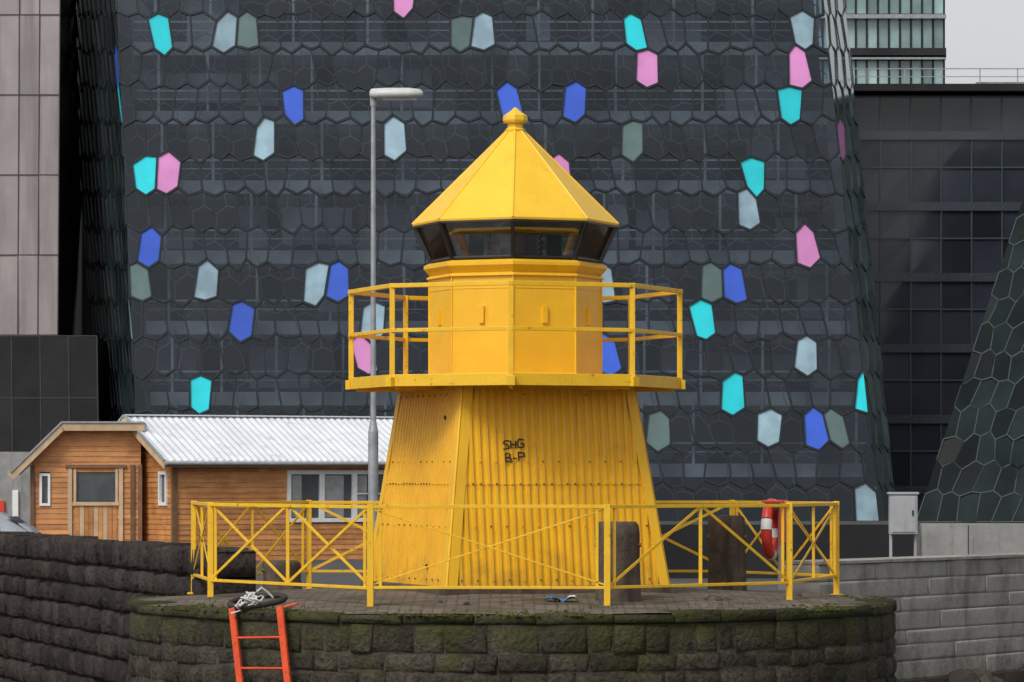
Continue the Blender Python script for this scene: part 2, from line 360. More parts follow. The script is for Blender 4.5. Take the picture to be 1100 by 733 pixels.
# ------------------------------------------------------------------ PLATFORM
def blockwall(mb, P, length, z0, z1, ch, bl, mat, bulge=.035, gap=.010, jit=.012, thick=.25, zt_var=0):
    z = z0
    while z < z1-.02:
        h = ch*R.uniform(.85, 1.15); zt = min(z1, z+h)
        if z1-zt < .08: zt = z1
        s = -R.random()*bl
        while s < length:
            L = bl*R.uniform(.6, 1.5); a = max(0, s)+gap; b2 = min(length, s+L)-gap
            if b2-a > .03:
                za, zb_ = z+gap, zt-gap
                zb2 = zb_+(R.uniform(-zt_var, zt_var) if zt == z1 else 0)
                j = lambda k=1: R.uniform(-jit, jit)*k
                bo = R.uniform(-.4, 1)*jit
                o = [P(a+j(.5), bo+j(.5), za+j(.4)), P(b2+j(.5), bo+j(.5), za+j(.4)), P(b2+j(.5), bo+j(.5), zb2+j(.4)), P(a+j(.5), bo+j(.5), zb2+j(.4))]
                ins = min(.035, (b2-a)*.25, (zb_-za)*.25)
                mi = [P(a+ins+j(), bo+bulge*R.uniform(.4, 1.2), za+ins+j(.6)), P(b2-ins+j(), bo+bulge*R.uniform(.4, 1.2), za+ins+j(.6)),
                      P(b2-ins+j(), bo+bulge*R.uniform(.4, 1.2), zb2-ins+j(.6)), P(a+ins+j(), bo+bulge*R.uniform(.4, 1.2), zb2-ins+j(.6))]
                ce = P((a+b2)/2+j(2), bo+bulge*R.uniform(.5, 1.5), (za+zb2)/2+j(1.5))
                bk = [P(a, -thick, za), P(b2, -thick, za), P(b2, -thick, zb2), P(a, -thick, zb2)]
                vs = o+mi+[ce]+bk
                fs = [(0, 1, 5, 4), (1, 2, 6, 5), (2, 3, 7, 6), (3, 0, 4, 7), (4, 5, 8), (5, 6, 8), (6, 7, 8), (7, 4, 8),
                      (9, 10, 1, 0), (10, 11, 2, 1), (11, 12, 3, 2), (12, 9, 0, 3)]
                mb.add(vs, fs, mat, True)
            s += L
        z = zt
plat = empty('stone_platform')
PR = 4.05
w = MB()
def Pc(s, o, z):
    t = math.radians(165)+s/PR; r = PR+o-z*.03
    return Vector((r*math.cos(t), r*math.sin(t), z))
ALEN = math.radians(210)*PR
blockwall(w, Pc, ALEN, -2.4, -.11, .20, .34, STONE, bulge=.026, gap=.006, jit=.022)
w.build('wall_stones', plat)
w = MB()
blockwall(w, lambda s, o, z: Pc(s, o+.03, z), ALEN, -.105, 0.0, .2, .55, STONE, bulge=.02, gap=.004, thick=.4, zt_var=.018, jit=.018)
w.build('coping', plat)
core = MB()
n = 96
def rg(r, z): return [Vector((r*math.cos(2*math.pi*i/n), r*math.sin(2*math.pi*i/n), z)) for i in range(n)]
core.ringloft([rg(PR+.098, -3), rg(PR+.010, -.11), rg(PR-.06, -.05), rg(PR-.06, -.03)], MORT, cap=False)
core.build('mortar_core', plat)
dk = MB()
rings = []
for k in range(14):
    r = (PR-.03)*(1-k/14)
    ring = rg(r, 0)
    for v in ring: v.z = -.012+.13*(1-(r/PR)**2)+.008*math.sin(v.x*3.1+v.y*2.3)
    rings.append(ring)
dk.ringloft(rings, DECK, True, cap=False); dk.add(rings[-1], [tuple(range(n))], DECK)
dk.build('paved_deck', plat)
ms = MB()
for _ in range(2200):
    t = math.radians(R.uniform(168, 372)); r = PR+R.choice([R.uniform(-.45, .05), R.uniform(-.10, .07)])
    x, y = r*math.cos(t), r*math.sin(t); z = -.018+.13*max(0, (1-(r/PR)**2))
    if math.sin(t*7)+math.sin(t*17+1) < R.uniform(-1.2, 1.7): continue
    rad = R.uniform(.008, .030); hh = rad*R.uniform(.3, .8)
    vs = [Vector((x+rad*math.cos(a)*R.uniform(.7, 1.2), y+rad*math.sin(a)*R.uniform(.7, 1.2), z-.006)) for a in [k*math.pi/3 for k in range(6)]]
    vs += [Vector((x+rad*.6*math.cos(a), y+rad*.6*math.sin(a), z+hh*R.uniform(.6, 1))) for a in [k*math.pi/3 for k in range(6)]]
    vs.append(Vector((x, y, z+hh*1.2)))
    ms.add(vs, [(k, (k+1) % 6, 6+(k+1) % 6, 6+k) for k in range(6)]+[(6+k, 6+(k+1) % 6, 12) for k in range(6)], MOSS, True)
for _ in range(420):
    t = math.radians(R.uniform(172, 368)); r = R.uniform(3.2, PR+.02)
    if math.sin(t*5+1)+math.sin(t*13) < .3: continue
    x, y = r*math.cos(t), r*math.sin(t); z = -.015+.13*max(0, (1-(r/PR)**2)); a = R.uniform(0, 6.28); hh = R.uniform(.02, .07)
    ms.add([Vector((x-.004*math.cos(a), y-.004*math.sin(a), z)), Vector((x+.004*math.cos(a), y+.004*math.sin(a), z)), Vector((x+R.uniform(-.02, .02), y+R.uniform(-.02, .02), z+hh))], [(0, 1, 2)], MOSS)
ms.build('moss')

# ------------------------------------------------------------------ FENCE
fe = MB()
V = [(-1.40, -3.05), (.94, -3.05), (2.88, -1.25), (3.58, 1.05), (2.55, 2.95), (-2.35, 2.95), (-3.56, 1.6), (-3.19, -.55)]
V = [Vector((x, y, 0)) for x, y in V]
TOP = 1.02; BOT = .22
up = lambda p, z: Vector((p.x, p.y, z))
def diag(a, b, za, zb, w=.032):
    fe.beam(up(a, za), up(b, zb), .010, w, YELF)
for i in range(8):
    a, b2 = V[i], V[(i+1) % 8]
    fe.beam(up(a, -.02), up(a, TOP+.025), .062, .062, YELF)
    fe.box((a.x, a.y, .01), (.14, .14, .02), YELF)
    fe.beam(up(a, TOP), up(b2, TOP-.004*(i % 3)), .05, .035, YELF)
    fe.beam(up(a, BOT), up(b2, BOT-.006*(i % 2)), .04, .03, YELF)
    L = (b2-a).length; m = (a+b2)/2; d = (b2-a).normalized(); nn = Vector((d.y, -d.x, 0))*.012
    if i == 0:
        fe.beam(up(a+nn, TOP-.02), up(b2+nn, BOT+.02), .006, .016, YELF); fe.beam(up(a-nn, BOT+.02), up(b2-nn, TOP-.02), .006, .016, YELF)
        for e in (a+d*.1, b2-d*.1): fe.beam(up(e, BOT), up(e, TOP), .03, .03, YELF)
    elif i == 1:
        fe.beam(up(m, BOT), up(m, TOP), .035, .035, YELF)
        diag(a+nn, m+nn, BOT, TOP); diag(m+nn, b2+nn, TOP, BOT)
        e = a+d*.1; fe.beam(up(e, BOT), up(e, TOP), .03, .03, YELF); e = b2-d*.1; fe.beam(up(e, BOT), up(e, TOP), .03, .03, YELF)
    elif i == 4:
        q1, q2 = a+(b2-a)/3, a+(b2-a)*2/3
        for u, v in ((a, q1), (q1, q2), (q2, b2)):
            diag(u+nn, v+nn, BOT, TOP); diag(u-nn, v-nn, TOP, BOT)
        for u in (q1, q2): fe.beam(up(u, -.02), up(u, TOP), .045, .045, YELF)
    elif i == 7:
        fe.beam(up(m, BOT), up(m, TOP), .035, .035, YELF)
        for u, v in ((a, m), (m, b2)):
            diag(u+nn, v+nn, BOT, TOP); diag(u-nn, v-nn, TOP, BOT)
        for e in (a+d*.1, b2-d*.1): fe.beam(up(e, BOT), up(e, TOP), .03, .03, YELF)
    else:
        fe.beam(up(m, BOT), up(m, TOP), .03, .03, YELF)
        for u, v in ((a, m), (m, b2)) if i in (5, 3) else ((a, b2),):
            diag(u+nn, v+nn, BOT, TOP); diag(u-nn, v-nn, TOP, BOT)
        for e in (a+d*.1, b2-d*.1): fe.beam(up(e, BOT), up(e, TOP), .03, .03, YELF)
fe.build('yellow_railing_fence', bevel=.004)

# ------------------------------------------------------------------ bollards etc.
def bollard(x, y, h, r, name='mooring_bollard'):
    m = MB(); z0 = .02; prof = [(1.08, 0), (1.0, .05), (.93, .5), (.95, .85), (.93, .96), (.80, 1.0)]
    n = 20; rings = []
    for k, (q, t) in enumerate(prof):
        rings.append([Vector((x+r*q*math.cos(2*math.pi*i/n)*(1+.03*math.sin(i*2.3+k)), y+r*q*math.sin(2*math.pi*i/n), z0+h*t)) for i in range(n)])
    m.ringloft(rings, BOLL, True)
    m.tube((x-r*1.0, y-r*.3, z0+h*.72), (x+r*1.0, y-r*.3, z0+h*.72), .02, RUST)
    return m.build(name)
bollard(1.07, -2.2, .84, .235)
bollard(2.41, 1.7, .86, .22)
bollard(-2.55, 1.2, .36, .22)
la = MB()
t1, b1 = Vector((-2.76, -3.12, .02)), Vector((-2.55, -3.42, -1.7))
t2, b2 = Vector((-2.265, -3.50, .05)), Vector((-2.06, -3.80, -1.7))
la.beam(t1, b1, .075, .03, ORNG, up=(.6, .8, 0)); la.beam(t2, b2, .075, .03, ORNG, up=(.6, .8, 0))
for k in range(6):
    q = (.17+k*.172)
    la.tube(t1.lerp(b1, q), t2.lerp(b2, q), .012, ORNG, 8)
for t in (t1, t2):
    inn = Vector((-t.x, -t.y, 0)).normalized()
    la.beam(t+Vector((0, 0, -.02)), t+inn*.28+Vector((0, 0, .02)), .06, .015, ORNG)
la.build('ladder', bevel=.004)
ru = MB()
ru.path([(-2.52+.27*math.cos(a), -2.98+.16*math.sin(a)+.05*math.cos(a), .085+.05*math.sin(a*1.0+.6)) for a in [k*2*math.pi/28 for k in range(28)]], .030, RUBB, 10, closed=True)
ru.build('rubber_fender')
ro = MB()
pts = []
for k in range(90):
    a = k*.62; rr_ = .04+.045*math.sin(k*.37)
    pts.append(Vector((-2.60+k*.0006+rr_*1.3*math.cos(a), -3.12+rr_*math.sin(a*1.3), .11+.04*math.sin(k*.9)+.03*math.cos(k*.41))))
ro.path(pts, .009, ROPE, 6)
ro.path([(-2.60, -3.14, .10), (-2.68, -3.2, .04), (-2.72, -3.22, .05), (-2.66, -3.24, .0), (-2.76, -3.2, -.03)], .012, ROPE, 6)
ro.path([(-2.52, -3.10, .18), (-2.47, -3.1, .22), (-2.42, -3.08, .18), (-2.36, -3.05, .12)], .011, ROPE, 6)
ro.build('mooring_rope')
def stone(name, x, y, z, r, mat=BOLL, sq=.6, nseg=9):
    m = MB(); rings = []
    for k in range(6):
        ph = math.pi*k/5; rings.append([Vector((x+r*max(.05, math.sin(ph))*math.cos(2*math.pi*i/nseg)*R.uniform(.85, 1.1), y+r*max(.05, math.sin(ph))*math.sin(2*math.pi*i/nseg)*R.uniform(.85, 1.1), z-r*sq*math.cos(ph))) for i in range(nseg)])
    m.ringloft(rings, mat); return m.build(name, bevel=.004)
for x, y, r in ((-.75, -2.6, .07), (-.1, -2.75, .05), (2.2, -1.9, .06), (2.05, -2.0, .10), (-.45, -2.9, .04), (3.0, -.6, .08)):
    stone('loose_stone', x, y, .05, r)
bl = MB()
vs = []; nx = 10
for i in range(nx):
    for j in range(5):
        x = .33+i*.035; y = -2.75+j*.05; vs.append(Vector((x+R.uniform(-.015, .015), y, .075+R.uniform(0, .035)+.02*math.sin(i))))
bl.add(vs, [(i*5+j, i*5+j+1, i*5+j+6, i*5+j+5) for i in range(nx-1) for j in range(4)], BLUE)
bl.add([v+Vector((.22, -.04, .012)) for v in vs[:20]], [(i*5+j, i*5+j+1, i*5+j+6, i*5+j+5) for i in range(3) for j in range(4)], WHITE)
bl.build('blue_rag')
lb = empty('lifebuoy_stand')
m = MB(); cx, cy_, cz = 2.93, 1.95, .72
dirv = Vector((.28, .96, 0))
ringp = []
K = 32
for k in range(K):
    a = 2*math.pi*k/K; ringp.append(Vector((cx, cy_, cz))+dirv*(.27*math.cos(a))+Vector((0, 0, .29*math.sin(a))))
for q in range(4):
    seg = ringp[q*8:q*8+7]; m.path(seg, .062, RED, 12); sg = [ringp[(q*8+6+i) % K] for i in range(3)]; m.path(sg, .064, WHITE, 12)
m.build('lifebuoy', lb)
m = MB(); m.beam((cx+.10, cy_, .03), (cx+.10, cy_, 1.03), .05, .05, GALV); m.box((cx+.04, cy_, 1.035), (.20, .50, .03), RED, rz=-.28); m.box((cx+.15, cy_, .8), (.02, .5, .45), RED, rz=-.28)
m.build('stand', lb, bevel=.005)

# ------------------------------------------------------------------ QUAY WALLS
def line(a, b):
    a = Vector((a[0], a[1], 0)); b = Vector((b[0], b[1], 0)); d = (b-a).normalized(); nn = Vector((d.y, -d.x, 0))
    return (b-a).length, (lambda s, o, z: a+d*s+nn*o+Vector((0, 0, z)))
def quay(name, segs, z0, z1, ch, bl_, mat, mort, bulge, gap, th=.5, jit=.015, zt_var=.02, inset=.02, parent=None):
    m = MB()
    for a, b in segs:
        L, P = line(a, b)
        blockwall(m, P, L, z0, z1, ch, bl_, mat, bulge, gap, jit, thick=th, zt_var=zt_var)
        c = [P(0, -inset, z0), P(L, -inset, z0), P(L, -inset, z1-.03), P(0, -inset, z1-.03), P(0, -th, z0), P(L, -th, z0), P(L, -th, z1-.03), P(0, -th, z1-.03)]
        m.add(c, [(0, 1, 2, 3), (3, 2, 6, 7), (5, 4, 7, 6)], mort)
    return m.build(name, parent)
quay('basalt_quay_wall', [((-7.55, 13), (-3.3, .9)), ((-22, 13.0), (-7.55, 13.0))], -2.6, .515, .27, .46, BASALT, MORTD, .05, .012, jit=.035, zt_var=.03)
segsR = [((3.5, 2.45), (14, 16.1)), ((14, 16.1), (60, 16.1))]
gq = empty('grey_quay_wall')
quay('masonry', segsR, -1.1, .30, .20, 2.2, CBLOCK, MORTL, .003, .002, jit=.003, zt_var=.0, inset=.002, parent=gq)
m = MB()
for a, b in segsR:
    L, P = line(a, b); s = 0
    while s < L:
        e = min(L, s+2.4); c = [P(q, o, z) for z in (.305, .345) for q, o in ((s+.006, .03), (e, .03), (e, -.5), (s+.006, -.5))]
        m.add(c, [(0, 1, 5, 4), (4, 5, 6, 7), (1, 2, 6, 5), (3, 0, 4, 7), (0, 3, 2, 1)], CBLOCK); s = e
m.build('coping', gq, bevel=.006)
m = MB()
for a, b in segsR:
    L, P = line(a, b); c = [P(-.1, .09, -2.8), P(L, .09, -2.8), P(L, .09, -1.1), P(-.1, .09, -1.1), P(-.1, -.5, -1.1), P(L, -.5, -1.1)]
    m.add(c, [(0, 1, 2, 3), (3, 2, 5, 4)], ROCK)
m.build('footing', gq)
rk = MB()
L, P = line((4.4, 3.6), (14, 16.1))
for _ in range(150):
    s = R.uniform(0, L); o = R.uniform(.0, 1.5); r = R.uniform(.08, .28); c = P(s, o, -1.12-o*.35)
    rings = [[c+Vector((r*max(.05, math.sin(math.pi*k/4))*math.cos(2*math.pi*i/7)*R.uniform(.75, 1.15), r*max(.05, math.sin(math.pi*k/4))*math.sin(2*math.pi*i/7)*R.uniform(.75, 1.15), -r*.7*math.cos(math.pi*k/4))) for i in range(7)] for k in range(5)]
    rk.ringloft(rings, ROCK)
rk.build('shore_rocks', bevel=0)
m = MB(); GZ = -.7
m.add([(-1500, 13.3, GZ), (-7.4, 13.3, GZ), (-3.1, 1.4, GZ), (3.3, 2.8, GZ), (13.9, 16.4, GZ), (1500, 16.4, GZ), (1500, 3000, GZ), (-1500, 3000, GZ)], [tuple(range(8))], ASPH)
m.build('ground')
m = MB(); m.add([(-1500, -1500, -1.75), (1500, -1500, -1.75), (1500, 30, -1.75), (-1500, 30, -1.75)], [(0, 1, 2, 3)], WATER); m.build('sea_water')
m = MB(); m.box((5.4, 32.2, -.17), (5.2, .4, 1.08), BLKCL); m.build('shadow_recess_band', bevel=.01)  # black box standing in for the shadowed recess below the hall
m = MB(); m.box((21.2, 32, -.16), (26.2, .45, 1.09), CONC)
for k in range(12): m.box((9+k*2.2, 31.77, -.16), (.02, .02, 1.05), SEAM)
m.build('concrete_retaining_wall', bevel=.01)
m = MB(); cc = loc(971, 560, 44.5); X, Y = cc.x, cc.y+.1
m.box((X, Y, .84), (.345, .20, .50), CABG); m.box((X, Y-.106, .84), (.30, .014, .45), CABG)
m.box((X+.11, Y-.12, .86), (.02, .02, .07), BLACK); m.box((X, Y, 1.105), (.38, .24, .03), CABG)
for sx in (-1, 1): m.beam((X+sx*.155, Y, -.7), (X+sx*.155, Y, .60), .035, .05, CABG)
m.build('electrical_cabinet', bevel=.006)
m = MB(); d = 50.0; q = loc(401, 105, d); X, Y, ZT = q.x, q.y, q.z
m.tube((X, Y, -.7), (X, Y, 1.95), .072, GALV, 16); m.tube((X, Y, 1.95), (X, Y, 2.10), .072, GALV, 16, r2=.042); m.tube((X, Y, 2.10), (X, Y, ZT-.02), .042, GALV, 14, r2=.032)
m.tube((X, Y, ZT-.12), (X, Y, ZT+.02), .045, GALV, 12)
m.box((X, Y, -.68), (.3, .3, .04), GALV); m.box((X, Y-.07, .5), (.08, .02, .35), GALV)
hd = MB()
prof = [(-.05, .01, .06), (-.03, .05, .12), (.18, .062, .16), (.50, .062, .18), (.66, .045, .15), (.70, 0.01, .09)]
rings = []
for x, h, w_ in prof:
    rings.append([Vector((X+x, Y+w_*math.cos(a), ZT+.045+(h+.03)*max(-.7, math.sin(a)))) for a in [2*math.pi*k/14 for k in range(14)]])
hd.ringloft(rings, LAMPG, True)
hd.add([(X+.12, Y-.10, ZT-.010), (X+.62, Y-.10, ZT-.010), (X+.62, Y+.10, ZT-.010), (X+.12, Y+.10, ZT-.010), (X+.15, Y-.07, ZT-.04), (X+.60, Y-.07, ZT-.04), (X+.60, Y+.07, ZT-.04), (X+.15, Y+.07, ZT-.04)],
       [(0, 1, 5, 4), (1, 2, 6, 5), (2, 3, 7, 6), (3, 0, 4, 7), (4, 5, 6, 7)], WHITE)
e = empty('street_lamp'); m.build('pole', e); hd.build('lamp_head', e)

# ------------------------------------------------------------------ WOODEN CABIN
cab = empty('wooden_cabin')
A = math.radians(27); O = Vector((-8.02, 46, 0)); Mc = Matrix.Translation(O)@Matrix.Rotation(A, 4, 'Z')
LEN, DEP = 8.0, 4.6; EV, RD = 1.78, 2.72
w = MB()
def boards(w, a, b, z0, zf, nrm, bh=.125, holes=(), mat=WOOD, lap=.02):
    a = Vector((a[0], a[1], 0)); b = Vector((b[0], b[1], 0)); L = (b-a).length; d = (b-a)/L; nn = Vector((nrm[0], nrm[1], 0))
    z = z0
    zmax = max(zf(u*L/20) for u in range(21))
    while z < zmax:
        us = [u*L/200 for u in range(201) if zf(u*L/200) > z+bh*.6]
        if us:
            spans = [(min(us), max(us))]
            for h in holes:
                if h[2] < z+bh*.5 < h[3]:
                    ns = []
                    for s0, s1 in spans:
                        if h[0] > s0: ns.append((s0, min(s1, h[0])))
                        if h[1] < s1: ns.append((max(s0, h[1]), s1))
                    spans = ns
            for s0, s1 in spans:
                cut = [s0]
                while s1-cut[-1] > 3: cut.append(cut[-1]+R.uniform(1.5, 3))
                cut.append(s1)
                for c0, c1 in zip(cut[:-1], cut[1:]):
                    p0 = a+d*(c0+.002); p1 = a+d*(c1-.002)
                    vs = [p0+Vector((0, 0, z))+nn*lap, p1+Vector((0, 0, z))+nn*lap, p1+Vector((0, 0, z+bh))+nn*.004, p0+Vector((0, 0, z+bh))+nn*.004,
                          p0+Vector((0, 0, z))-nn*.01, p1+Vector((0, 0, z))-nn*.01]
                    w.add([Mx@v for v in vs], [(0, 1, 2, 3), (4, 5, 1, 0)], mat)
        z += bh
Mx = Mc
def window(m, Mx, a, d, n, u0, u1, z0, z1, panes=1, fr=.07):
    a = Vector((a[0], a[1], 0)); d = Vector((d[0], d[1], 0)); n = Vector((n[0], n[1], 0))
    P = lambda u, z, o: Mx@(a+d*u+n*o+Vector((0, 0, z)))
    m.add([P(u0, z0, -.02), P(u1, z0, -.02), P(u1, z1, -.02), P(u0, z1, -.02)], [(0, 1, 2, 3)], WING)
    upv = (Mx.to_3x3()@n)
    def bar(p, q, wd): m.beam(P(*p, .02), P(*q, .02), wd, .07, WHITE, up=upv)
    bar((u0-fr/2, z0), (u1+fr/2, z0), fr); bar((u0-fr/2, z1), (u1+fr/2, z1), fr)
    bar((u0, z0+fr/2), (u0, z1-fr/2), fr); bar((u1, z0+fr/2), (u1, z1-fr/2), fr)
    for k in range(1, panes): u = u0+(u1-u0)*k/panes; bar((u, z0+fr/2), (u, z1-fr/2), fr*1.3)
    if panes > 1:
        for k in range(panes):
            u = u0+(u1-u0)*k/panes; v = u+(u1-u0)/panes
            if k == 2: bar((u+.05, z0+(z1-z0)*.55), (v-.05, z0+(z1-z0)*.55), .03)
            m.add([P(u+.1, z0+.08, -.015), P(u+.1+(.25 if k != 1 else .5), z0+.08, -.015), P(u+.1+(.25 if k != 1 else .5), z1-.08, -.015), P(u+.1, z1-.08, -.015)], [(0, 1, 2, 3)], GALV)
win_u0, win_u1 = 2.95, 5.55
boards(w, (0, 0), (LEN, 0), GZ, lambda u: EV, (0, -1), holes=[(win_u0, win_u1, .22, 1.46)])
boards(w, (LEN, 0), (LEN, DEP), GZ, lambda u: EV+(RD-EV)*(1-abs(u-DEP/2)/(DEP/2)), (1, 0))
gab = lambda u: EV+(RD-EV)*(1-abs(u-DEP/2)/(DEP/2))
boards(w, (0, 0), (0, DEP), GZ, gab, (-1, 0), holes=[(.42, .92, .62, 1.42)])
for x, y in ((0, 0), (LEN, 0), (0, DEP)): w.box((x, y, (GZ+EV)/2), (.12, .12, EV-GZ), WOODD, M=Mc)
w.build('walls', cab)
c = MB(); c.box((LEN/2, DEP/2, (GZ+EV)/2-.05), (LEN-.08, DEP-.08, EV-GZ-.1), INTD, M=Mc)
c.add([Mc@Vector(p) for p in ((.03, 0, EV-.1), (.03, DEP, EV-.1), (.03, DEP/2, RD-.08), (LEN-.03, 0, EV-.1), (LEN-.03, DEP, EV-.1), (LEN-.03, DEP/2, RD-.08))], [(0, 1, 2), (3, 5, 4)], WOODD)
c.build('core', cab)
wn = MB()
window(wn, Mc, (0, 0), (1, 0), (0, -1), win_u0, win_u1, .26, 1.42, 3, .10)
window(wn, Mc, (0, 0), (0, 1), (-1, 0), .45, .88, .66, 1.40, 1, .08)
wn.build('windows', cab)
rf = MB(); OH = .38; OG = .38
def slope(sign):
    vs = []; fs = []; nseg = int((LEN+2*OG)/.045)
    for i in range(nseg+1):
        x = -OG+(LEN+2*OG)*i/nseg; dz_ = .018*math.sin(i*math.pi/2*1.0)
        y0 = -OH if sign > 0 else DEP+OH
        ze = EV-(RD-EV)*OH/(DEP/2)
        for yy, zz in ((y0, ze), (DEP/2, RD)):
            for o in (.07, .0): vs.append(Mc@Vector((x, yy, zz+o+(dz_ if o else 0))))
    for i in range(nseg):
        a = 4*i; fs += [(a, a+4, a+6, a+2), (a+1, a+3, a+7, a+5)]
        fs += [(a, a+1, a+5, a+4)]
    rf.add(vs, fs, ROOFW)
slope(1); slope(-1)
for ys in (1, -1):
    y0 = -OH if ys > 0 else DEP+OH; ze = EV-(RD-EV)*OH/(DEP/2)
    for xg in (-OG, LEN+OG):
        rf.beam(Mc@Vector((xg, y0, ze-.05)), Mc@Vector((xg, DEP/2, RD-.05)), .04, .17, WOODL)
        rf.beam(Mc@Vector((xg-.015, y0, ze+.06)), Mc@Vector((xg-.015, DEP/2, RD+.08)), .06, .05, GALV)
    rf.beam(Mc@Vector((-OG, y0, ze-.04)), Mc@Vector((LEN+OG, y0, ze-.04)), .03, .10, WOODD)
    rf.tube(Mc@Vector((-OG, y0-ys*.05, ze+.0)), Mc@Vector((LEN+OG, y0-ys*.05, ze+.0)), .045, GALV, 8)
rf.beam(Mc@Vector((-OG, DEP/2, RD+.09)), Mc@Vector((LEN+OG, DEP/2, RD+.09)), .25, .03, ROOFW)
rf.build('roof', cab)
AX0, AX1, AY = -11.55, -8.95, 47.2
w = MB(); Mx = Matrix.Translation(Vector((AX0, AY, 0)))@Matrix.Rotation(math.radians(4), 4, 'Z'); AW = AX1-AX0
tf = lambda u: min(2.50, 1.80+u*.95)
boards(w, (0, 0), (AW, 0), GZ, tf, (0, -1), holes=[(1.02, 2.02, .72, 1.48), (1.02, 2.02, GZ, .62), (.18, .42, .62, 1.38)])
boards(w, (AW, 0), (AW, 2.0), GZ, lambda u: 2.5, (1, 0)); boards(w, (0, 0), (0, 3), GZ, lambda u: 1.8, (-1, 0))
for k in range(9): w.box((1.07+k*.1125, -.015-.008*(k % 2), (GZ+.60)/2), (.105, .03, .60-GZ), WOODL if k in (1, 4, 6) else WOOD, M=Mx)
for u in (.90, 2.12, 2.40, .0, 2.58): w.box((u, -.04, (GZ+1.6)/2), (.10, .05, 1.6-GZ), WOODD if u not in (.9, 2.12) else WOODL, M=Mx)
w.box((1.52, -.05, 1.56), (1.45, .07, .08), WOODD, M=Mx); w.box((1.52, -.05, .66), (1.12, .05, .09), WOODL, M=Mx)
w.build('annex_walls', cab)
c = MB(); c.box((AW/2, 1.55, (GZ+1.7)/2), (AW-.1, 3, 1.7-GZ), INTD, M=Mx); c.box((AW/2+.45, 1.55, 1.97), (AW-1.1, 3, .5), INTD, M=Mx); c.build('annex_core', cab)
wn = MB(); window(wn, Mx, (0, 0), (1, 0), (0, -1), .2, .4, .64, 1.36, 1, .06)
P = lambda u, z: Mx@Vector((u, .02, z)); wn.add([P(1.02, .72), P(2.02, .72), P(2.02, 1.48), P(1.02, 1.48)], [(0, 1, 2, 3)], WING)
for u in (1.02, 2.02): wn.beam(Mx@Vector((u, -.03, .7)), Mx@Vector((u, -.03, 1.5)), .06, .06, WOODL)
wn.build('annex_windows', cab)
rf = MB()
pl_ = [(-.5, 1.36), (.72, 2.56), (AW+.1, 2.56)]
for (u0, z0), (u1, z1) in zip(pl_[:-1], pl_[1:]):
    vs = [Mx@Vector((u, y, z+o)) for o in (0, .06) for (u, z) in ((u0, z0), (u1, z1)) for y in (-.32, 3.2)]
    rf.add(vs, [(0, 1, 3, 2), (4, 6, 7, 5), (0, 2, 6, 4)], ROOFW)
    rf.beam(Mx@Vector((u0, -.34, z0-.05)), Mx@Vector((u1, -.34, z1-.05)), .035, .19, WOODL); rf.beam(Mx@Vector((u0, -.36, z0+.06)), Mx@Vector((u1, -.36, z1+.06)), .06, .04, GALV)
rf.build('annex_roof', cab)

# ------------------------------------------------------------------ parked car
car = empty('parked_car'); CX, CYY = -7.62, 20.2
m = MB()
def sect(x, pts): return [Vector((CX+x, CYY+y, GZ+z)) for y, z in pts]
prof = [(0, .62, .55, .60), (-.10, .74, .90, .96), (-.30, .80, .95, 1.18), (-.8, .84, .96, 1.42), (-1.8, .85, .96, 1.50), (-2.5, .84, .95, 1.46), (-3.2, .84, .93, 1.0), (-4.1, .78, .80, .84), (-4.3, .66, .60, .58)]
rings = []
for x, hw, belt, top in prof:
    tw = hw*.72 if top > belt+.1 else hw*.9
    rings.append(sect(x, [(-hw, .22), (-hw*1.03, .5), (-hw, belt), (-tw, top-.04), (-tw*.8, top), (tw*.8, top), (tw, top-.04), (hw, belt), (hw*1.03, .5), (hw, .22)]))
m.ringloft(rings, SILV, True); m.build('body', car)
m = MB()
for sy in (-1, 1):
    for x0, x1 in ((-.65, -1.55), (-1.65, -2.45)):
        m.add([Vector((CX+x, CYY+sy*(y), GZ+z)) for x, y, z in ((x0+.0, .85, 1.0), (x1, .855, 1.0), (x1, .67, 1.41), (x0-.12, .67, 1.37))], [(0, 1, 2, 3)], WING)
    for x in (-.75, -3.45):
        m.tube((CX+x, CYY+sy*.66, GZ+.32), (CX+x, CYY+sy*.88, GZ+.32), .32, RUBB, 20); m.tube((CX+x, CYY+sy*.87, GZ+.32), (CX+x, CYY+sy*.89, GZ+.32), .2, GALV, 14)
m.add([Vector((CX+x+.02, CYY+y, GZ+z+.02)) for x, y, z in ((-.14, -.6, 1.0), (-.14, .6, 1.0), (-.62, .52, 1.34), (-.62, -.52, 1.34))], [(0, 1, 2, 3)], WING)
m.build('windows_and_wheels', car)

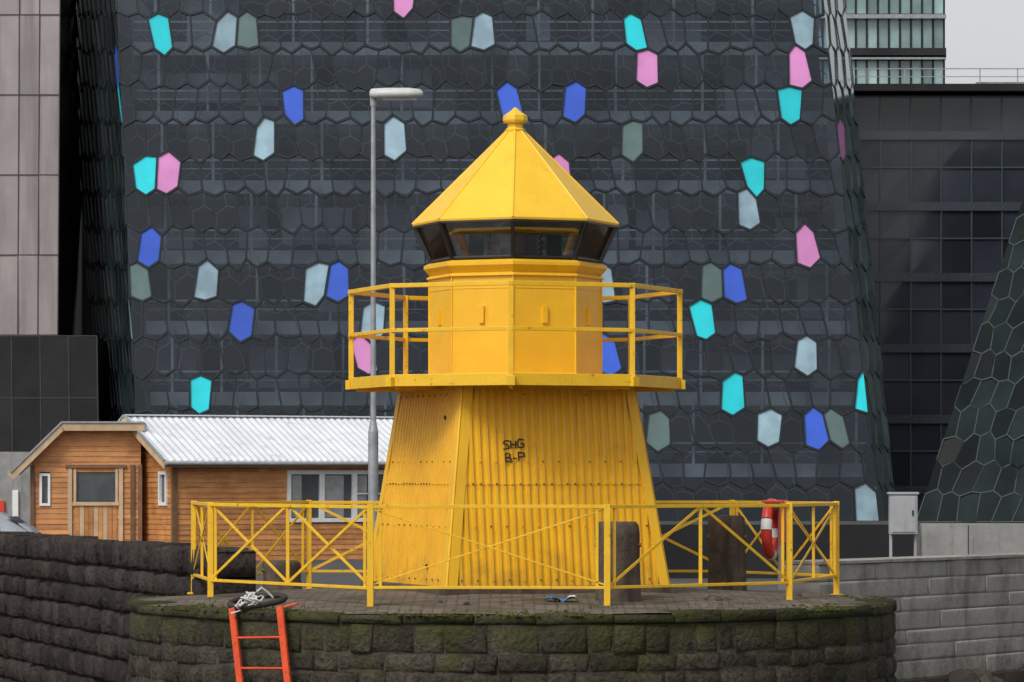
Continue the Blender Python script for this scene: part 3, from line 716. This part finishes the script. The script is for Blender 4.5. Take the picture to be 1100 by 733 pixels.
# ------------------------------------------------------------------ CONCERT HALL
hall = empty('glass_concert_hall')
def bil(BL, BR, TL, TR, u, v): return BL.lerp(BR, u).lerp(TL.lerp(TR, u), v)
def hexfacade(name, BL, BR, TL, TR, nx, ny, glass, mull, colored=(), jit=.06, ew=.075, ed=.16, tilt=.012, seed=1, nocell=False, hp=.09):
    r = random.Random(seed); cache = {}
    nrm = (BR-BL).cross(TL-BL).normalized()
    if nrm.y > 0: nrm = -nrm
    def P(k, j):
        if (k, j) in cache: return cache[(k, j)]
        k_ = min(max(k, 0), 2*nx)
        hgt = hp*(1 if (k+j) % 2 == 0 else -1)
        ju = r.uniform(-jit, jit)+.13*math.sin(j*2.4+k*.55); jv = r.uniform(-jit, jit)*.9+.06*math.sin(k*1.1+j)
        u = min(1, max(0, (k_/2+(ju if 0 < k_ < 2*nx else 0))/nx)); v = min(1, max(0, (j+hgt+jv)/ny)) if 0 < j < ny else j/ny
        cache[(k, j)] = bil(BL, BR, TL, TR, u, v); return cache[(k, j)]
    cells = []
    for j in range(ny):
        for k0 in range(-(j % 2), 2*nx, 2):
            ks = [k for k in (k0, k0+1, k0+2) if 0 <= k <= 2*nx]
            if len(ks) < 2: continue
            cells.append([P(k, j) for k in ks]+[P(k, j+1) for k in reversed(ks)])
    asg = {}
    for mat, pt in colored:
        best = min(range(len(cells)), key=lambda i: ((sum(cells[i], Vector())/len(cells[i])-pt).length+(5 if i in asg else 0)))
        asg[best] = mat
    if not nocell:
        m = MB()
        for i, c in enumerate(cells):
            ce = sum(c, Vector())/len(c)
            tn = (nrm+Vector((r.gauss(0, tilt), 0, r.gauss(0, tilt)))).normalized()
            vs = [p-nrm*((p-ce).dot(tn))*1.0 for p in c]
            m.add(vs, [tuple(range(len(vs)))], asg.get(i, glass))
        m.build(name+'_glass', hall)
    m = MB()
    for j in range(ny+1):
        for k in range(0, 2*nx): m.beam(P(k, j), P(k+1, j), ew*1.25, ed, mull, up=nrm)
    for j in range(ny):
        for k in range(j % 2, 2*nx+1, 2): m.beam(P(k, j), P(k, j+1), ew, ed, mull, up=nrm)
    m.build(name+'_steel', hall)
    return nrm
D0, D1 = 160.0, 165.0
BL, BR, TL, TR = loc(151, 561, D0), loc(945, 561, D0), loc(122, -60, D1), loc(877, -60, D1)
def fpt(px, py):
    v = (561-py)/621; return loc(px, py, D0+(D1-D0)*v)
cols = []
for mat, lst in ((PC, [(180, 19), (163, 188), (220, 404), (678, 33), (844, 109), (804, 183), (754, 357), (789, 437), (937, 421)]),
                 (PP, [(431, 10), (184, 189), (684, 73), (855, 68), (873, 268), (389, 387), (610, 190)]),
                 (PB, [(319, 98), (155, 273), (255, 352), (354, 308), (555, 110), (613, 122), (786, 308), (873, 465), (655, 388)]),
                 (PL, [(286, 136), (252, 50), (228, 316), (334, 307), (521, 37), (432, 131), (792, 226), (876, 386), (815, 470), (923, 545), (865, 22), (648, 290), (408, 340)]),
                 (PG, [(272, 50), (499, 38), (680, 152), (770, 312), (890, 467), (150, 318), (700, 470)])):
    for a, b_ in lst: cols.append((mat, fpt(a, b_)))
nrm = hexfacade('south_facade', BL, BR, TL, TR, 33, 16, HGL, HMULL, cols, seed=3, ew=.085)
back = -nrm*1.2
hexfacade('south_facade_inner', BL+back, BR+back, TL+back+Vector((0, 0, -.75)), TR+back+Vector((0, 0, -.75)), 33, 16, HGL, HMULI, nocell=True, ew=.035, ed=.05, seed=5)
LBL, LTL = loc(117, 561, 175), loc(62, -60, 180)
hexfacade('west_facade', LBL, BL, LTL, TL, 12, 16, HGW, HMULL, [(PC, loc(132, 100, 162)), (PB, loc(128, 57, 163)), (PL, loc(148, 315, 161))], ew=.05, ed=.04, seed=8)
RBR, RTR = loc(964, 561, 165), loc(902, -60, 170)
hexfacade('east_facade', BR, RBR, TR, RTR, 3, 16, HGT, MULLT, [(PP, loc(898, 142, 165))], ew=.07, ed=.05, seed=9)
it = MB()
zz = 1.6
while zz < 27:
    v = (zz+.75)/(TL.z-BL.z)
    l, r_ = BL.lerp(TL, v), BR.lerp(TR, v)
    x0, x1 = l.x+.5, r_.x-.2; y0 = l.y+1.9
    it.box(((x0+x1)/2, (y0+138)/2, zz), (x1-x0, 138-y0, .62), SLAB)
    it.box(((x0+x1)/2, y0-.02, zz+1.25), (x1-x0, .06, .08), SLAB)
    it.box(((x0+x1)/2, y0-.02, zz+.85), (x1-x0, .04, .05), SLAB)
    xx = x0+1
    while xx < x1:
        if R.random() < .5:
            wd = R.uniform(.8, 3.5); it.box((xx, R.uniform(y0+1.0, y0+3), zz+.31+1.2), (wd, .3, R.uniform(1.0, 2.3)), INTM)
        it.box((xx, y0+.3, zz+1.81), (.12, .12, 3.0), SLAB)
        xx += R.uniform(2.2, 4.5)
    zz += 3.3
q = [loc(148, 575, 176), loc(930, 575, 176), loc(868, -60, 176), loc(122, -60, 176)]
it.add(q, [(0, 1, 2, 3)], INTD)
it.build('interior_floors', hall)
m = MB(); q = [loc(30, 575, 182), loc(150, 575, 182), loc(122, -60, 182), loc(30, -60, 182)]; m.add(q, [(0, 1, 2, 3)], BLKCL); m.build('core_wall', hall)
def grid(name, BL, BR, TL, TR, nx, ny, glass, mull, ew=.1, parent=hall, ed=.15, jit=.0):
    m = MB(); nrm = (BR-BL).cross(TL-BL).normalized()
    if nrm.y > 0: nrm = -nrm
    for j in range(ny):
        for i in range(nx):
            c = [bil(BL, BR, TL, TR, u, v) for u, v in ((i/nx, j/ny), ((i+1)/nx, j/ny), ((i+1)/nx, (j+1)/ny), (i/nx, (j+1)/ny))]
            t1_ = R.gauss(0, .008); c = [p+nrm*(t1_*(q-1.5)) for q, p in enumerate(c)]
            m.add(c, [(0, 1, 2, 3)], glass)
    for i in range(nx+1): m.beam(bil(BL, BR, TL, TR, i/nx, 0), bil(BL, BR, TL, TR, i/nx, 1), ew, ed, mull, up=nrm)
    for j in range(ny+1): m.beam(bil(BL, BR, TL, TR, 0, j/ny), bil(BL, BR, TL, TR, 1, j/ny), ew, ed*1.1, mull, up=nrm)
    m.build(name, parent)
d = 178
grid('wing_glazing', loc(880, 561, d), loc(1240, 561, d), loc(880, 104, d), loc(1240, 104, d), 11, 12, DGL, MULLT, .08)
m = MB()
for k in range(6):
    q = loc(1060, 561-457*(k*2+.9)/12, d-.12); m.box((q.x, q.y, q.z), (16.8, .06, .42), BAND)
m.build('wing_floor_bands', hall)
m = MB(); a = loc(878, 561, d+.6); b_ = loc(1242, 100, d+.6); m.box(((a.x+b_.x)/2, a.y+8, (a.z+b_.z)/2), (b_.x-a.x, 15, b_.z-a.z), BLKCL)
m.box(((a.x+b_.x)/2, a.y+7, b_.z+.1), (b_.x-a.x+.6, 17.5, .35), BLKCL)
z = b_.z+.3
for k in range(14): m.beam((16+k*1.9, a.y-.2, z), (16+k*1.9, a.y-.2, z+.9), .05, .05, GALV)
m.beam((16, a.y-.2, z+.9), (42, a.y-.2, z+.9), .05, .05, GALV); m.beam((16, a.y-.2, z+.5), (42, a.y-.2, z+.5), .04, .04, GALV)
m.box((27.5, a.y+6, z+.35), (7, 4, .7), CONC)
m.build('wing_body', hall)
d = 190
grid('upper_glazing', loc(860, 102, d), loc(1014, 102, d), loc(860, -70, d), loc(1014, -70, d), 13, 4, TGL, HMULL, .10)
m = MB()
for py in (100, 62, 57, 18, -20):
    q = loc(937, py, d-.3); m.box((q.x, q.y, q.z), (7.9, .3, .22 if py != 57 else .5), GALV if py != 57 else BLKCL)
a = loc(861, 102, d+.5); b_ = loc(1014, -70, d+.5)
m.box(((a.x+b_.x)/2, a.y+6, (a.z+b_.z)/2), (b_.x-a.x, 11.5, b_.z-a.z), TGL); m.build('upper_body', hall)
hexfacade('slanted_facade', loc(984, 561, 150), loc(1300, 561, 150), loc(1150, 60, 157), loc(1340, 60, 157), 15, 17, RGL, MULLT, ew=.04, ed=.06, seed=12, tilt=.05)
m = MB(); q = [loc(990, 561, 151), loc(1300, 561, 151), loc(1340, 60, 158), loc(1153, 62, 158)]; m.add(q, [(0, 1, 2, 3)], BLKCL); m.build('slanted_back', hall)
d = 168
grid('cladding', loc(-110, 360, d), loc(62, 360, d), loc(-110, -70, d), loc(65, -70, d), 8, 5, PINKP, SEAM, .05, ed=.06)
m = MB(); a = loc(-110, 360, d+.2); b_ = loc(61, -70, d+.2); m.box(((a.x+b_.x)/2, a.y+5, (a.z+b_.z)/2), (b_.x-a.x, 9.8, b_.z-a.z-.05), BLKCL); m.build('clad_body', hall)
d = 166
grid('black_base_cladding', loc(-110, 561, d), loc(107, 561, d), loc(-110, 361, d), loc(104, 361, d), 7, 3, BLKCL, SEAM, .05, ed=.05)
m = MB(); q = loc(-110, 363, d+.1); q2 = loc(104, 561, d+.1); m.box(((q.x+q2.x)/2, q.y+4.5, (q.z+q2.z)/2), (q2.x-q.x-.1, 8.8, q.z-q2.z), BLKCL)
m.build('black_base_body', hall)
m = MB(); q = loc(8, 555, 120); m.box((q.x, q.y, .75), (2.2, .3, 2.8), CONC); m.box((q.x-.2, q.y-.2, .2), (.25, .1, .6), RED); m.box((q.x+.3, q.y-.2, .35), (.2, .1, 1.0), WHITE); m.build('information_board', bevel=.01)

# ------------------------------------------------------------------ world, sun, camera
wd = bpy.data.worlds.new('World'); sc.world = wd; wd.use_nodes = True; nt = wd.node_tree; nt.nodes.clear()
sky = nt.nodes.new('ShaderNodeTexSky'); sky.sky_type = 'NISHITA'; sky.sun_disc = False
az = math.radians(215); el = math.radians(48)
sky.sun_elevation = el; sky.sun_rotation = az; sky.air_density = 1; sky.dust_density = 3; sky.ozone_density = 1
hs = nt.nodes.new('ShaderNodeHueSaturation'); hs.inputs['Saturation'].default_value = .14
bg = nt.nodes.new('ShaderNodeBackground'); bg.inputs['Strength'].default_value = .15
wo = nt.nodes.new('ShaderNodeOutputWorld')
nt.links.new(sky.outputs[0], hs.inputs['Color']); nt.links.new(hs.outputs[0], bg.inputs[0]); nt.links.new(bg.outputs[0], wo.inputs[0])
sl = bpy.data.lights.new('sun', 'SUN'); sl.energy = 1.5; sl.angle = math.radians(20); sl.color = (1, .98, .95)
so = bpy.data.objects.new('sun', sl); sc.collection.objects.link(so)
sd = Vector((math.sin(az)*math.cos(el), math.cos(az)*math.cos(el), math.sin(el)))
so.rotation_euler = sd.to_track_quat('Z', 'Y').to_euler()
cam = bpy.data.cameras.new('camera'); co = bpy.data.objects.new('camera', cam); sc.collection.objects.link(co)
co.location = (0, CY, EYE); co.rotation_euler = (math.pi/2, 0, 0)
cam.sensor_width = 36; cam.lens = 36*F/1100; cam.shift_y = 145.5/1100; cam.clip_end = 6000; cam.clip_start = .5
cam.dof.use_dof = True; cam.dof.focus_distance = 36.5; cam.dof.aperture_fstop = 22
sc.camera = co
sc.view_settings.view_transform = 'Standard'; sc.view_settings.look = 'None'; sc.view_settings.exposure = 0
